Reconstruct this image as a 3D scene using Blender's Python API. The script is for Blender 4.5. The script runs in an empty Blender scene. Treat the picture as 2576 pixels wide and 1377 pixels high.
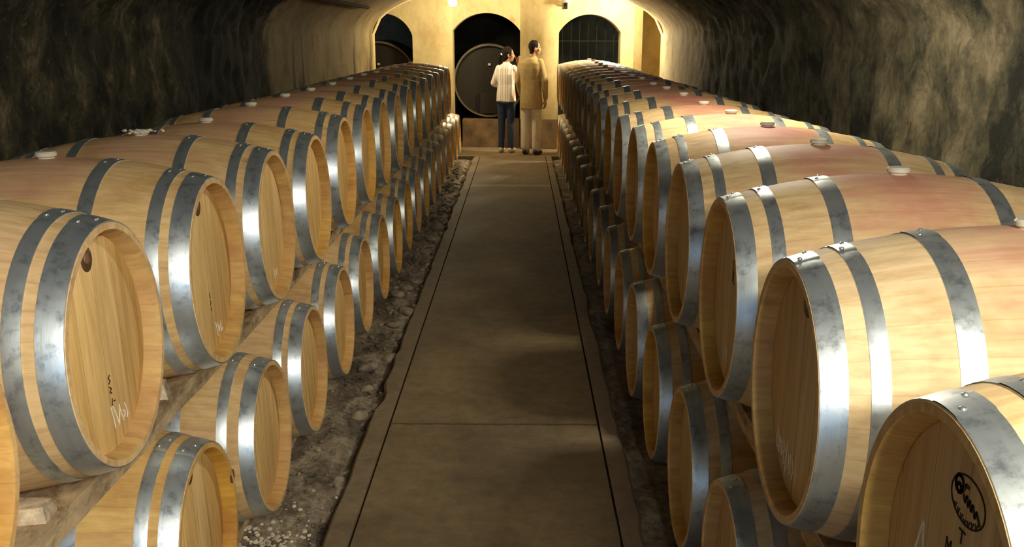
import bpy, bmesh, math, random
from mathutils import Vector, Matrix, noise
C = bpy.context.scene.collection
PI = math.pi
rnd = random.Random(7)

# ------------------------------------------------------------------ camera
H = 1.81                                   # eye height
F, CY, PIT, YAW, ROL = 2562.3, 850.0, 0.2900, -0.0084, 0.0014
def world_to_cam():
    def m(a, i, j):
        M = Matrix.Identity(3); c, s = math.cos(a), math.sin(a)
        M[i][i] = c; M[i][j] = -s; M[j][i] = s; M[j][j] = c
        return M
    return m(ROL, 0, 1) @ m(PIT, 1, 2) @ m(YAW, 0, 2)
R3 = world_to_cam()                        # rows: right, down, forward in (X, down, forward)
def conv(r): return Vector((r[0], r[2], -r[1]))
rt, up, bk = conv(R3[0]), -conv(R3[1]), -conv(R3[2])
cam_d = bpy.data.cameras.new('camera'); cam = bpy.data.objects.new('camera', cam_d); C.objects.link(cam)
M4 = Matrix.Identity(4)
for i in range(3):
    M4[i][0] = rt[i]; M4[i][1] = up[i]; M4[i][2] = bk[i]
M4[0][3], M4[1][3], M4[2][3] = 0, 0, H
cam.matrix_world = M4
cam_d.sensor_width = 36; cam_d.lens = F / 2576 * 36
cam_d.shift_y = (CY - 688.5) / 2576
cam_d.clip_start = 0.05; cam_d.clip_end = 100
bpy.context.scene.camera = cam

# ------------------------------------------------------------------ world, lights, exposure
sc = bpy.context.scene
sc.view_settings.view_transform = 'Standard'; sc.view_settings.look = 'None'
sc.view_settings.gamma = 1; sc.view_settings.use_curve_mapping = False
sc.view_settings.exposure = 0.42
w = bpy.data.worlds.new('world'); sc.world = w; w.use_nodes = True
w.node_tree.nodes['Background'].inputs[0].default_value = (0.55, 0.75, 1.0, 1)
w.node_tree.nodes['Background'].inputs[1].default_value = 2.2
sc.cycles.max_bounces = 6

KEY_POS, KEY_W, KEY_COL = (0.85, 0.45, 2.36), 85, (1.0, 0.95, 0.84)
LAMPS = [  # name, position, watts, colour, radius
    ('near', KEY_POS, KEY_W, KEY_COL, 0.12),
    ('aisle', (0.60, -0.75, 2.32), 285, (1.0, 0.96, 0.88), 0.12),  # unseen bulb, added to do the work of a camera flash
    ('middle', (1.05, 5.0, 2.22), 88, (1.0, 0.92, 0.76), 0.10),
    ('far_left', (-1.02, 15.9, 2.26), 130, (1.0, 0.88, 0.60), 0.085),
    ('far_right', (1.40, 16.0, 2.38), 420, (1.0, 0.90, 0.64), 0.085),
]

# ------------------------------------------------------------------ material helpers
def new_mat(name):
    m = bpy.data.materials.new(name); m.use_nodes = True
    return m, m.node_tree, m.node_tree.nodes['Principled BSDF']
class NT:
    def __init__(s, nt): s.nt = nt
    def n(s, t, **k):
        o = s.nt.nodes.new(t)
        for a, b in k.items(): setattr(o, a, b)
        return o
    def l(s, a, b): s.nt.links.new(a, b)
    def val(s, sock, v):
        if isinstance(v, (int, float, tuple)): sock.default_value = v
        else: s.l(v, sock)
    def math(s, op, a, b=0.0, c=None):
        o = s.n('ShaderNodeMath', operation=op)
        s.val(o.inputs[0], a); s.val(o.inputs[1], b)
        if c is not None: s.val(o.inputs[2], c)
        return o.outputs[0]
    def ramp(s, f, stops, interp='LINEAR'):
        o = s.n('ShaderNodeValToRGB'); s.l(f, o.inputs[0]); cr = o.color_ramp; cr.interpolation = interp
        while len(cr.elements) < len(stops): cr.elements.new(0.5)
        for e, (p, c) in zip(cr.elements, stops):
            e.position = p; e.color = c if len(c) == 4 else (*c, 1)
        return o.outputs[0]
    def mix(s, f, a, b, mode='MIX'):
        o = s.n('ShaderNodeMix', data_type='RGBA', blend_type=mode)
        s.val(o.inputs[0], f)
        for sk, v in ((o.inputs[6], a), (o.inputs[7], b)):
            if isinstance(v, tuple): sk.default_value = v if len(v) == 4 else (*v, 1)
            else: s.l(v, sk)
        return o.outputs[2]
    def noise(s, vec, scale, detail=4, rough=0.55, dist=0.0):
        o = s.n('ShaderNodeTexNoise'); s.l(vec, o.inputs['Vector'])
        o.inputs['Scale'].default_value = scale; o.inputs['Detail'].default_value = detail
        o.inputs['Roughness'].default_value = rough; o.inputs['Distortion'].default_value = dist
        return o.outputs['Fac']
    def mapv(s, vec, scale=(1, 1, 1), loc=(0, 0, 0)):
        o = s.n('ShaderNodeMapping'); s.l(vec, o.inputs[0])
        o.inputs['Scale'].default_value = scale; s.val(o.inputs['Location'], loc)
        return o.outputs[0]
    def bump(s, h, strength, dist, bsdf):
        o = s.n('ShaderNodeBump'); s.l(h, o.inputs['Height'])
        o.inputs['Strength'].default_value = strength; o.inputs['Distance'].default_value = dist
        s.l(o.outputs[0], bsdf.inputs['Normal'])

def obj_coords(t):
    """object coordinates shifted by the object's own random number, so shared meshes differ"""
    tc = t.n('ShaderNodeTexCoord').outputs['Object']
    r = t.n('ShaderNodeObjectInfo').outputs['Random']
    sh = t.n('ShaderNodeCombineXYZ'); t.l(t.math('MULTIPLY', r, 37.0), sh.inputs[0])
    t.l(t.math('MULTIPLY', r, 91.0), sh.inputs[1]); t.l(t.math('MULTIPLY', r, 53.0), sh.inputs[2])
    ad = t.n('ShaderNodeVectorMath', operation='ADD'); t.l(tc, ad.inputs[0]); t.l(sh.outputs[0], ad.inputs[1])
    return tc, r, ad.outputs[0]

def stave_material(name, base, stain, amount):
    m, nt, b = new_mat(name); t = NT(nt)
    tc, r, sv = obj_coords(t)
    sp = t.n('ShaderNodeSeparateXYZ'); t.l(tc, sp.inputs[0])
    ang = t.math('ARCTAN2', sp.outputs[1], sp.outputs[2])
    a = t.math('MULTIPLY', t.math('ADD', ang, PI), 30 / (2 * PI))
    idx = t.math('FLOOR', a); fr = t.math('FRACT', a)
    wn = t.n('ShaderNodeTexWhiteNoise', noise_dimensions='2D')
    cv = t.n('ShaderNodeCombineXYZ'); t.l(idx, cv.inputs[0]); t.l(t.math('MULTIPLY', r, 100), cv.inputs[1]); t.l(cv.outputs[0], wn.inputs['Vector'])
    hsv = t.n('ShaderNodeHueSaturation')
    t.l(t.math('MULTIPLY_ADD', wn.outputs[0], 0.012, 0.494), hsv.inputs['Hue'])
    t.l(t.math('MULTIPLY_ADD', wn.outputs[0], 0.12, 0.93), hsv.inputs['Value'])
    t.l(t.math('MULTIPLY_ADD', r, 0.22, 0.98), hsv.inputs['Saturation'])
    hsv.inputs['Color'].default_value = (*base, 1)
    g = t.noise(t.mapv(sv, (2.5, 45, 45)), 1.0, 5, 0.6, 0.3)
    col = t.mix(1.0, hsv.outputs[0], t.ramp(g, [(0.30, (0.80, 0.74, 0.66)), (0.6, (1.08, 1.08, 1.05))]), 'MULTIPLY')
    bl = t.noise(sv, 5.0, 4, 0.6)
    col = t.mix(1.0, col, t.ramp(bl, [(0.32, (0.80, 0.72, 0.62)), (0.50, (1, 1, 1))]), 'MULTIPLY')
    sk = t.noise(t.mapv(sv, (9, 60, 60)), 1.0, 3, 0.7, 0.5)      # small dark flecks
    col = t.mix(t.ramp(sk, [(0.70, (0, 0, 0)), (0.80, (0.45,) * 3)]), col, (0.20, 0.10, 0.03))
    # wine washed out of the bung, on the top of the belly
    dx = t.math('DIVIDE', t.math('ABSOLUTE', t.math('SUBTRACT', sp.outputs[0], 0.475)), 0.36)
    tp = t.math('DIVIDE', t.math('ABSOLUTE', ang), 1.7)
    q = t.math('ADD', t.math('MULTIPLY', dx, dx), t.math('MULTIPLY', tp, tp))
    q = t.math('ADD', q, t.math('MULTIPLY', t.noise(t.mapv(sv, (2, 7, 7)), 2.0, 4, 0.6), 1.1))
    f = t.ramp(q, [(0.55, (1, 1, 1)), (1.0, (0, 0, 0))]);
    am = t.math('MULTIPLY', t.math('MULTIPLY_ADD', r, 0.6, 0.5), amount)
    o = t.n('ShaderNodeMath', operation='MULTIPLY'); t.l(f, o.inputs[0]); t.l(am, o.inputs[1])
    col = t.mix(o.outputs[0], col, stain)
    seam = t.math('ABSOLUTE', t.math('SUBTRACT', fr, 0.5))
    sm = t.ramp(seam, [(0.480, (1, 1, 1)), (0.498, (0.84, 0.78, 0.70))])
    col = t.mix(1.0, col, sm, 'MULTIPLY')
    t.l(col, b.inputs['Base Color']); b.inputs['Roughness'].default_value = 0.62
    b.inputs['Specular IOR Level'].default_value = 0.22
    t.bump(g, 0.25, 0.002, b)
    return m

def plank_material(name, c1, c2, n=11.0, rough=0.55, axis=1, grain=(20, 30, 2.2)):
    """flat boards running along local z, split along local axis"""
    m, nt, b = new_mat(name); t = NT(nt)
    tc, r, sv = obj_coords(t)
    sp = t.n('ShaderNodeSeparateXYZ'); t.l(tc, sp.inputs[0])
    a = t.math('MULTIPLY', t.math('ADD', sp.outputs[axis], 5.0), n)
    idx = t.math('FLOOR', a); fr = t.math('FRACT', a)
    wn = t.n('ShaderNodeTexWhiteNoise', noise_dimensions='2D')
    cv = t.n('ShaderNodeCombineXYZ'); t.l(idx, cv.inputs[0]); t.l(t.math('MULTIPLY', r, 100), cv.inputs[1]); t.l(cv.outputs[0], wn.inputs['Vector'])
    base = t.mix(wn.outputs[0], c1, c2)
    g = t.noise(t.mapv(sv, grain), 1.0, 6, 0.65, 1.2)
    col = t.mix(1.0, base, t.ramp(g, [(0.28, (0.72, 0.64, 0.50)), (0.5, (0.97, 0.95, 0.90)), (0.72, (1.2, 1.2, 1.15))]), 'MULTIPLY')
    seam = t.math('ABSOLUTE', t.math('SUBTRACT', fr, 0.5))
    col = t.mix(1.0, col, t.ramp(seam, [(0.478, (1, 1, 1)), (0.498, (0.66, 0.56, 0.45))]), 'MULTIPLY')
    t.l(col, b.inputs['Base Color']); b.inputs['Roughness'].default_value = rough
    b.inputs['Specular IOR Level'].default_value = 0.3
    t.bump(g, 0.2, 0.002, b)
    return m

def metal_material(name, c1, c2, rough=0.42, metallic=0.85, axis_scale=(60, 6, 6)):
    m, nt, b = new_mat(name); t = NT(nt)
    tc, r, sv = obj_coords(t)
    g = t.noise(t.mapv(sv, axis_scale), 1.0, 4, 0.6, 0.4)
    s = t.noise(sv, 26.0, 5, 0.7)
    col = t.mix(g, c1, c2)
    col = t.mix(1.0, col, t.ramp(s, [(0.30, (0.55, 0.58, 0.62)), (0.48, (1, 1, 1))]), 'MULTIPLY')
    t.l(col, b.inputs['Base Color']); b.inputs['Metallic'].default_value = metallic
    mr = t.math('MULTIPLY_ADD', s, 0.30, rough - 0.15); t.l(mr, b.inputs['Roughness'])
    t.bump(g, 0.12, 0.002, b)
    return m

def plain(name, col, rough=0.6, var=0.25, scale=20, metallic=0.0, em=None, bump=0.0):
    m, nt, b = new_mat(name); t = NT(nt)
    tc, r, sv = obj_coords(t)
    n_ = t.noise(sv, scale, 4, 0.6)
    lo = tuple(c * (1 - var) for c in col); hi = tuple(min(1, c * (1 + var)) for c in col)
    t.l(t.ramp(n_, [(0.3, lo), (0.7, hi)]), b.inputs['Base Color'])
    b.inputs['Roughness'].default_value = rough; b.inputs['Metallic'].default_value = metallic
    if em:
        b.inputs['Emission Color'].default_value = (*em[0], 1); b.inputs['Emission Strength'].default_value = em[1]
    if bump: t.bump(n_, 0.6, bump, b)
    return m

def cave_material(name, kind):
    """cellar masonry: old plaster with vertical runs of black mould and bare brown patches"""
    m, nt, b = new_mat(name); t = NT(nt)
    tc = t.n('ShaderNodeTexCoord').outputs['Object']
    sp = t.n('ShaderNodeSeparateXYZ'); t.l(tc, sp.inputs[0])
    big = t.noise(t.mapv(tc, (1, 0.8, 0.5)), 0.9, 5, 0.6, 0.4)
    streak = t.noise(t.mapv(tc, (4, 3.0, 2.6)), 1.0, 9, 0.74, 0.2)
    fine = t.noise(t.mapv(tc, (1, 0.7, 0.75)), 8.0, 8, 0.76, 0.2)
    speck = t.noise(t.mapv(tc, (1, 1, 0.6)), 26.0, 4, 0.7)
    if kind == 'rough_dark':
        c = t.ramp(streak, [(0.40, (0.004, 0.004, 0.002)), (0.48, (0.018, 0.017, 0.007)), (0.55, (0.045, 0.038, 0.017)), (0.66, (0.15, 0.12, 0.065))])
        c = t.mix(t.ramp(fine, [(0.50, (0, 0, 0)), (0.66, (0.7,) * 3)]), c, (0.004, 0.004, 0.002))
        c = t.mix(t.ramp(speck, [(0.62, (0, 0, 0)), (0.74, (0.6,) * 3)]), c, (0.22, 0.18, 0.11))
        # a soaked black patch just before the plaster starts
        bk = t.math('ABSOLUTE', t.math('SUBTRACT', t.math('ADD', sp.outputs[1], t.math('MULTIPLY', big, 2.4)), 9.0))
        c = t.mix(t.ramp(bk, [(0.45, (0.92,) * 3), (1.0, (0, 0, 0))]), c, (0.004, 0.004, 0.002))
        # plastered stretch of the wall farther along (y > 9.2 m), with black drips at its foot
        edge = t.math('ADD', sp.outputs[1], t.math('MULTIPLY', t.noise(t.mapv(tc, (1, 2, 1)), 2.0, 4, 0.6), 1.2))
        pl = t.ramp(t.math('DIVIDE', edge, 20), [(0.476, (0, 0, 0)), (0.490, (1, 1, 1))])
        p = t.ramp(big, [(0.30, (0.20, 0.145, 0.055)), (0.6, (0.36, 0.27, 0.125))])
        p = t.mix(1.0, p, t.ramp(streak, [(0.30, (0.5, 0.45, 0.35)), (0.55, (1, 1, 1))]), 'MULTIPLY')
        dr = t.noise(t.mapv(tc, (3, 3.2, 0.35)), 1.0, 5, 0.6)
        low = t.math('ADD', dr, t.math('MULTIPLY', t.math('SUBTRACT', 1.5, sp.outputs[2]), 0.22))
        p = t.mix(t.ramp(low, [(0.56, (0, 0, 0)), (0.64, (0.9,) * 3)]), p, (0.03, 0.02, 0.008))
        cr = t.math('ABSOLUTE', t.math('SUBTRACT', sp.outputs[2], t.math('ADD', 1.915, t.math('MULTIPLY', t.math('SUBTRACT', fine, 0.5), 0.08))))
        cr = t.math('SUBTRACT', cr, t.math('MULTIPLY', t.math('SUBTRACT', sp.outputs[1], 8.7), -0.0155))
        p = t.mix(t.ramp(t.math('ABSOLUTE', cr), [(0.0, (0.85,) * 3), (0.018, (0, 0, 0))]), p, (0.05, 0.03, 0.01))
        c = t.mix(pl, c, p)
    elif kind == 'rough_brown':
        c = t.ramp(streak, [(0.38, (0.014, 0.014, 0.008)), (0.46, (0.055, 0.051, 0.028)), (0.54, (0.10, 0.085, 0.046)), (0.66, (0.20, 0.16, 0.095))])
        c = t.mix(t.ramp(fine, [(0.52, (0, 0, 0)), (0.66, (0.85,) * 3)]), c, (0.03, 0.028, 0.018))
        c = t.mix(t.ramp(speck, [(0.62, (0, 0, 0)), (0.74, (0.5,) * 3)]), c, (0.17, 0.145, 0.095))
        edge = t.math('ADD', sp.outputs[1], t.math('MULTIPLY', big, 5))
        pl = t.ramp(t.math('DIVIDE', edge, 25), [(0.55, (0, 0, 0)), (0.67, (0.9,) * 3)])
        p = t.mix(1.0, (0.50, 0.42, 0.26), t.ramp(streak, [(0.30, (0.55, 0.5, 0.4)), (0.55, (1, 1, 1))]), 'MULTIPLY')
        c = t.mix(pl, c, p)
    else:                                   # limewashed end wall
        c = t.ramp(big, [(0.30, (0.38, 0.28, 0.125)), (0.6, (0.55, 0.44, 0.22))])
        c = t.mix(1.0, c, t.ramp(streak, [(0.30, (0.78, 0.70, 0.58)), (0.55, (1, 1, 1))]), 'MULTIPLY')
        st = t.noise(t.mapv(tc, (1.5, 1.5, 0.8)), 2.4, 5, 0.65)
        c = t.mix(t.ramp(st, [(0.60, (0, 0, 0)), (0.72, (0.6,) * 3)]), c, (0.28, 0.15, 0.04))
    t.l(c, b.inputs['Base Color']); b.inputs['Roughness'].default_value = 0.85
    b.inputs['Specular IOR Level'].default_value = 0.25
    hsum = t.math('ADD', fine, t.math('MULTIPLY', speck, 0.6))
    t.bump(hsum, 0.7 if kind != 'lime' else 0.3, 0.018 if kind != 'lime' else 0.01, b)
    return m

MAT = {}
MAT['stave_l'] = stave_material('oak_staves', (0.70, 0.485, 0.245), (0.56, 0.29, 0.20), 0.80)
MAT['stave_r'] = stave_material('oak_staves_wine_stained', (0.70, 0.52, 0.30), (0.56, 0.22, 0.16), 0.95)
MAT['chime'] = stave_material('amber_chime_wood', (0.58, 0.36, 0.14), (0.5, 0.3, 0.1), 0.0)
MAT['head'] = plank_material('oak_head_boards', (0.74, 0.48, 0.17), (0.82, 0.57, 0.25), 9.0)
MAT['head_r'] = plank_material('shade_toned_oak_head_boards', (0.62, 0.47, 0.27), (0.70, 0.55, 0.34), 9.0)  # oak greyed in colour to show cool fill on the shaded heads
MAT['hoop'] = metal_material('galvanised_hoop', (0.46, 0.51, 0.52), (0.68, 0.73, 0.73), 0.40, 0.84)
MAT['rivet'] = metal_material('bright_rivet', (0.8, 0.8, 0.8), (0.95, 0.95, 0.95), 0.25, 0.9)
MAT['bung'] = plain('pale_silicone_bung', (0.58, 0.54, 0.42), 0.45, 0.1)
MAT['plug'] = plain('dark_resin_plug', (0.10, 0.055, 0.02), 0.5, 0.5, 60)
MAT['plug_core'] = plain('plug_core', (0.22, 0.10, 0.05), 0.5, 0.3, 60)
MAT['ink'] = plain('black_branding', (0.02, 0.014, 0.008), 0.7, 0.3)
MAT['chalk'] = plain('white_chalk', (0.85, 0.82, 0.70), 0.9, 0.1, 80)
MAT['stain'] = plain('wine_stain', (0.13, 0.05, 0.05), 0.6, 0.4, 50)
MAT['timber'] = plank_material('old_timber', (0.42, 0.31, 0.18), (0.52, 0.40, 0.25), 3.0, 0.8, 2, (9, 1.6, 20))
def blotch(m):
    nt = m.node_tree; t = NT(nt); b = nt.nodes['Principled BSDF']; src = b.inputs['Base Color'].links[0].from_socket
    tc = t.n('ShaderNodeTexCoord').outputs['Object']
    n1 = t.noise(t.mapv(tc, (6, 2.5, 6)), 3.0, 7, 0.72, 0.4)
    c = t.mix(1.0, src, t.ramp(n1, [(0.36, (0.45, 0.40, 0.34)), (0.50, (1, 1, 1)), (0.64, (1.35, 1.35, 1.3))]), 'MULTIPLY')
    t.l(c, b.inputs['Base Color'])
blotch(MAT['timber'])
MAT['wedge'] = plain('weathered_wood', (0.58, 0.46, 0.30), 0.85, 0.45, 25, bump=0.01)
MAT['wall_l'] = cave_material('mouldy_masonry', 'rough_dark')
MAT['wall_r'] = cave_material('brown_masonry', 'rough_brown')
MAT['lime'] = cave_material('limewash', 'lime')
MAT['iron'] = plain('dark_iron', (0.016, 0.013, 0.010), 0.8, 0.4, 30)
MAT['iron'].node_tree.nodes['Principled BSDF'].inputs['Specular IOR Level'].default_value = 0.1
MAT['rust'] = plain('rusty_iron', (0.05, 0.022, 0.010), 0.9, 0.5, 20)
MAT['rust'].node_tree.nodes['Principled BSDF'].inputs['Specular IOR Level'].default_value = 0.05
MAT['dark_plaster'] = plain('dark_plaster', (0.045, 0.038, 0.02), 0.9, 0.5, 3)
MAT['dado'] = plain('brown_dado', (0.13, 0.075, 0.03), 0.85, 0.5, 5)
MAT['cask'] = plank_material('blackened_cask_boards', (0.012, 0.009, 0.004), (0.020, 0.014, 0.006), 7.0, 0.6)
MAT['cask_rim'] = plain('worn_cask_rim', (0.10, 0.075, 0.03), 0.6, 0.3, 10)
MAT['bulb'] = plain('glowing_bulb', (1, 1, 1), 0.3, 0, em=((1.0, 0.9, 0.65), 40))

def concrete(name, c1, c2, joints=()):
    m, nt, b = new_mat(name); t = NT(nt)
    tc = t.n('ShaderNodeTexCoord').outputs['Object']
    a = t.noise(tc, 1.3, 6, 0.65, 0.3); f = t.noise(tc, 14.0, 6, 0.7); s = t.noise(tc, 45, 3, 0.6)
    c = t.ramp(a, [(0.32, c1), (0.62, c2)])
    c = t.mix(1.0, c, t.ramp(f, [(0.30, (0.72, 0.70, 0.66)), (0.6, (1.06, 1.05, 1.0))]), 'MULTIPLY')
    c = t.mix(t.ramp(s, [(0.68, (0, 0, 0)), (0.76, (0.6,) * 3)]), c, (0.42, 0.33, 0.22))
    sy = t.n('ShaderNodeSeparateXYZ'); t.l(tc, sy.inputs[0])
    for q, jy in enumerate(joints):         # narrow dirty joints cut across the path, the far one crumbled and pale
        dd = t.math('ABSOLUTE', t.math('SUBTRACT', sy.outputs[1], t.math('ADD', jy, t.math('MULTIPLY', t.math('SUBTRACT', f, 0.5), 0.05 if q < 2 else 0.25))))
        c = t.mix(t.ramp(dd, [(0.004 if q < 2 else 0.05, (0.8 if q < 1 else 0.5,) * 3), (0.016 if q < 2 else 0.13, (0, 0, 0))]), c, (0.03, 0.02, 0.01) if q < 2 else (0.40, 0.33, 0.20))
    t.l(c, b.inputs['Base Color']); b.inputs['Roughness'].default_value = 0.75
    t.bump(f, 0.5, 0.006, b)
    return m
MAT['slab'] = concrete('path_concrete', (0.115, 0.080, 0.037), (0.215, 0.152, 0.074), (4.60, 8.3, 12.7))
MAT['curb'] = concrete('curb_concrete', (0.14, 0.10, 0.055), (0.24, 0.175, 0.10))
def earth(name):
    m, nt, b = new_mat(name); t = NT(nt)
    tc = t.n('ShaderNodeTexCoord').outputs['Object']
    a = t.noise(t.mapv(tc, (2, 1, 1)), 3.0, 7, 0.72, 0.5); f = t.noise(tc, 30.0, 5, 0.7)
    c = t.ramp(a, [(0.32, (0.05, 0.037, 0.022)), (0.46, (0.18, 0.135, 0.085)), (0.62, (0.40, 0.32, 0.21))])
    c = t.mix(1.0, c, t.ramp(f, [(0.35, (0.5, 0.48, 0.45)), (0.6, (1.1, 1.1, 1.1))]), 'MULTIPLY')
    sx = t.n('ShaderNodeSeparateXYZ'); t.l(tc, sx.inputs[0])
    bd = t.math('ABSOLUTE', t.math('ADD', sx.outputs[0], 0.80))      # broken pale mortar along the path edge
    bd = t.math('ADD', t.math('MULTIPLY', bd, 2.2), t.noise(t.mapv(tc, (3, 1, 1)), 5.0, 6, 0.7))
    c = t.mix(t.ramp(bd, [(0.44, (0.9,) * 3), (0.52, (0, 0, 0))]), c, t.mix(f, (0.16, 0.13, 0.09), (0.62, 0.52, 0.36)))
    t.l(c, b.inputs['Base Color']); b.inputs['Roughness'].default_value = 0.9
    t.bump(f, 0.8, 0.02, b)
    return m
MAT['earth'] = earth('rough_ground')
MAT['pale_stone'] = plain('pale_mortar', (0.62, 0.53, 0.38), 0.9, 0.4, 12)
MAT['stone'] = plain('pale_rubble', (0.26, 0.20, 0.125), 0.85, 0.6, 12, bump=0.01)

# ------------------------------------------------------------------ mesh helpers
def link(name, bm, mats, parent=None, smooth=True, angle=40):
    me = bpy.data.meshes.new(name); 
    bmesh.ops.recalc_face_normals(bm, faces=bm.faces[:])
    bm.to_mesh(me); bm.free()
    if smooth:
        me.polygons.foreach_set('use_smooth', [True] * len(me.polygons))
        me.set_sharp_from_angle(angle=math.radians(angle))
    for m in (mats if isinstance(mats, (list, tuple)) else [mats]): me.materials.append(m)
    o = bpy.data.objects.new(name, me); C.objects.link(o)
    if parent: o.parent = parent
    return o
def empty(name, loc=(0, 0, 0), rot=(0, 0, 0)):
    o = bpy.data.objects.new(name, None); C.objects.link(o); o.location = loc; o.rotation_euler = rot
    o.empty_display_size = 0.1
    return o
def tag(o, label, cat, group=None, kind=None):
    if label: o['label'] = label
    if cat: o['category'] = cat
    if group: o['group'] = group
    if kind: o['kind'] = kind
    return o
def struct(o):
    o['kind'] = 'structure'; return o
def ring_loft(bm, rings, close_ring=True, cap0=False, cap1=False):
    vr = [[bm.verts.new(p) for p in r] for r in rings]
    for a, b in zip(vr[:-1], vr[1:]):
        n = len(a)
        for i in range(n if close_ring else n - 1):
            j = (i + 1) % n
            bm.faces.new((a[i], a[j], b[j], b[i]))
    if cap0: bm.faces.new(vr[0][::-1])
    if cap1: bm.faces.new(vr[-1])
    return vr
def circ(x, r, n=64, cy=0, cz=0):
    return [(x, cy + r * math.sin(2 * PI * i / n), cz + r * math.cos(2 * PI * i / n)) for i in range(n)]
def lathe(bm, prof, n=64, closed=False):
    """profile of (x, r) turned about the local x axis"""
    if closed: prof = list(prof) + [prof[0]]
    ring_loft(bm, [circ(x, max(r, 1e-4), n) for x, r in prof])
    bmesh.ops.remove_doubles(bm, verts=bm.verts[:], dist=1e-6)
def box(bm, c, s, rot=None):
    M = Matrix.Translation(c) @ (rot.to_4x4() if rot else Matrix.Identity(4)) @ Matrix.Diagonal((*s, 1))
    return bmesh.ops.create_cube(bm, size=1, matrix=M)['verts']
def tube(bm, pts, radii, n=10, cap=True):
    pts = [Vector(p) for p in pts]
    if isinstance(radii, (int, float)): radii = [radii] * len(pts)
    rings = []
    for i, p in enumerate(pts):
        d = (pts[min(i + 1, len(pts) - 1)] - pts[max(i - 1, 0)]).normalized()
        a = d.cross(Vector((0, 0, 1)) if abs(d.z) < 0.9 else Vector((1, 0, 0))).normalized(); b = d.cross(a)
        rings.append([p + radii[i] * (math.cos(2 * PI * k / n) * a + math.sin(2 * PI * k / n) * b) for k in range(n)])
    ring_loft(bm, rings, True, cap, cap)
def jitter(bm, amp, scale, seed=0.0):
    for v in bm.verts:
        v.co += noise.noise_vector(v.co * scale + Vector((seed, seed * 1.7, 0))) * amp

# ------------------------------------------------------------------ structure: floor
def rough_strip(name, x0, x1, y0, y1, nx, ny, fz, mat):
    bm = bmesh.new(); rows = []
    for j in range(ny + 1):
        y = y0 + (y1 - y0) * j / ny
        rows.append([(x0 + (x1 - x0) * i / nx, y, fz(x0 + (x1 - x0) * i / nx, y)) for i in range(nx + 1)])
    ring_loft(bm, rows, False)
    return link(name, bm, mat)
def ground_z(x, y):
    n1 = noise.fractal(Vector((x * 4, y * 2.2, 0.3)), 0.9, 2.0, 5)
    z = -0.045 + 0.028 * n1
    if -0.90 < x < -0.69:                      # broken channel beside the path
        d = 1 - abs(x + 0.78) / 0.11
        z -= 0.05 * max(0, d) * (0.6 + noise.noise(Vector((x * 3, y * 1.7, 5))))
    z += 0.018 * noise.noise(Vector((x * 14, y * 11, 2.0)))
    return min(z, -0.012) if x > -1.1 else min(z, -0.03)
struct(rough_strip('floor', -2.6, 2.5, -5.0, 15.95, 180, 420, ground_z, MAT['earth']))
bm = bmesh.new()                               # walking slab: segments with narrow joints
box(bm, (-0.125, 5.45, -0.05), (1.0, 20.9, 0.10))
path = link('floor', bm, MAT['slab'], smooth=False); struct(path)
bv = path.modifiers.new('bevel', 'BEVEL'); bv.width = 0.002; bv.segments = 2
def curb(x0, x1, seed):
    bm = bmesh.new(); rows = []
    N = 420
    for j in range(N + 1):
        y = -5 + 20.9 * j / N
        e = 0.016 * noise.fractal(Vector((y * 1.6, seed, 0)), 0.8, 2, 4)
        if seed < 5:                           # the left edge is crumbling
            e += 0.05 * max(0, noise.noise(Vector((y * 2.3, seed, 3))) - 0.12)
        xo = (x0 + e) if seed < 5 else (x1 - e)
        xi = x1 if seed < 5 else x0
        zt = -0.004 + 0.004 * noise.noise(Vector((y * 6, seed, 7)))
        rows.append([(xo, y, -0.12), (xo, y, zt - 0.012), (xo + (0.012 if xi > xo else -0.012), y, zt), (xi, y, zt), (xi, y, -0.12)])
    ring_loft(bm, rows, False, False, False)
    struct(link('floor', bm, MAT['curb']))
curb(-0.735, -0.636, 1.0)
curb(0.385, 0.475, 9.0)
bm = bmesh.new(); box(bm, (0, 18.0, -0.055), (9, 4.2, 0.10)); struct(link('floor', bm, MAT['curb'], smooth=False))

# ------------------------------------------------------------------ structure: tunnel
XL, XR, ZS, VB = -2.19, 2.08, 1.80, 0.72
XC, XA = (XL + XR) / 2, (XR - XL) / 2
def rockify(p, nrm, amp, y_smooth):
    y = p.y
    k = 1.0 if y < y_smooth else max(0.12, 1 - (y - y_smooth) / 1.2)
    n1 = noise.fractal(Vector((p.x * 1.5, y * 1.3, p.z * 1.6)), 0.8, 2.0, 6)
    n2 = noise.noise(Vector((p.x * 5, y * 7, p.z * 3)))
    fade = min(1, max(0, (15.6 - y) / 0.8))
    n3 = noise.noise(Vector((p.x * 11, y * 13, p.z * 8)))
    return p + nrm * (amp * k * (n1 * 0.45 + n2 * 0.25 + n3 * 0.25)) * (0.15 + 0.85 * fade)
def shell(name, pts, ny, mat, amp, y_smooth, y0=-5.0, y1=15.6):
    bm = bmesh.new(); rows = []
    for j in range(ny + 1):
        y = y0 + (y1 - y0) * j / ny
        rows.append([rockify(Vector((x, y, z)), Vector((nx, 0, nz)), amp, y_smooth) for x, z, nx, nz in pts])
    ring_loft(bm, rows, False)
    struct(link(name, bm, mat, angle=80))
shell('wall_left', [(XL, -0.1 + (ZS + 0.1) * i / 34, 1, 0) for i in range(35)], 330, MAT['wall_l'], 0.085, 9.0)
shell('wall_right', [(XR, -0.1 + (ZS + 0.1) * i / 34, -1, 0) for i in range(35)], 330, MAT['wall_r'], 0.085, 12.5)
ap = []
for i in range(61):
    a = PI * i / 60
    nv = Vector((-math.cos(a) / XA, -math.sin(a) / VB)).normalized()
    ap.append((XC + XA * math.cos(a), ZS + VB * math.sin(a), nv[0], nv[1]))
sr = [p for p in ap[:31]]; sl = [p for p in ap[30:]]
shell('ceiling', sr, 330, MAT['wall_r'], 0.085, 12.5)
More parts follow.
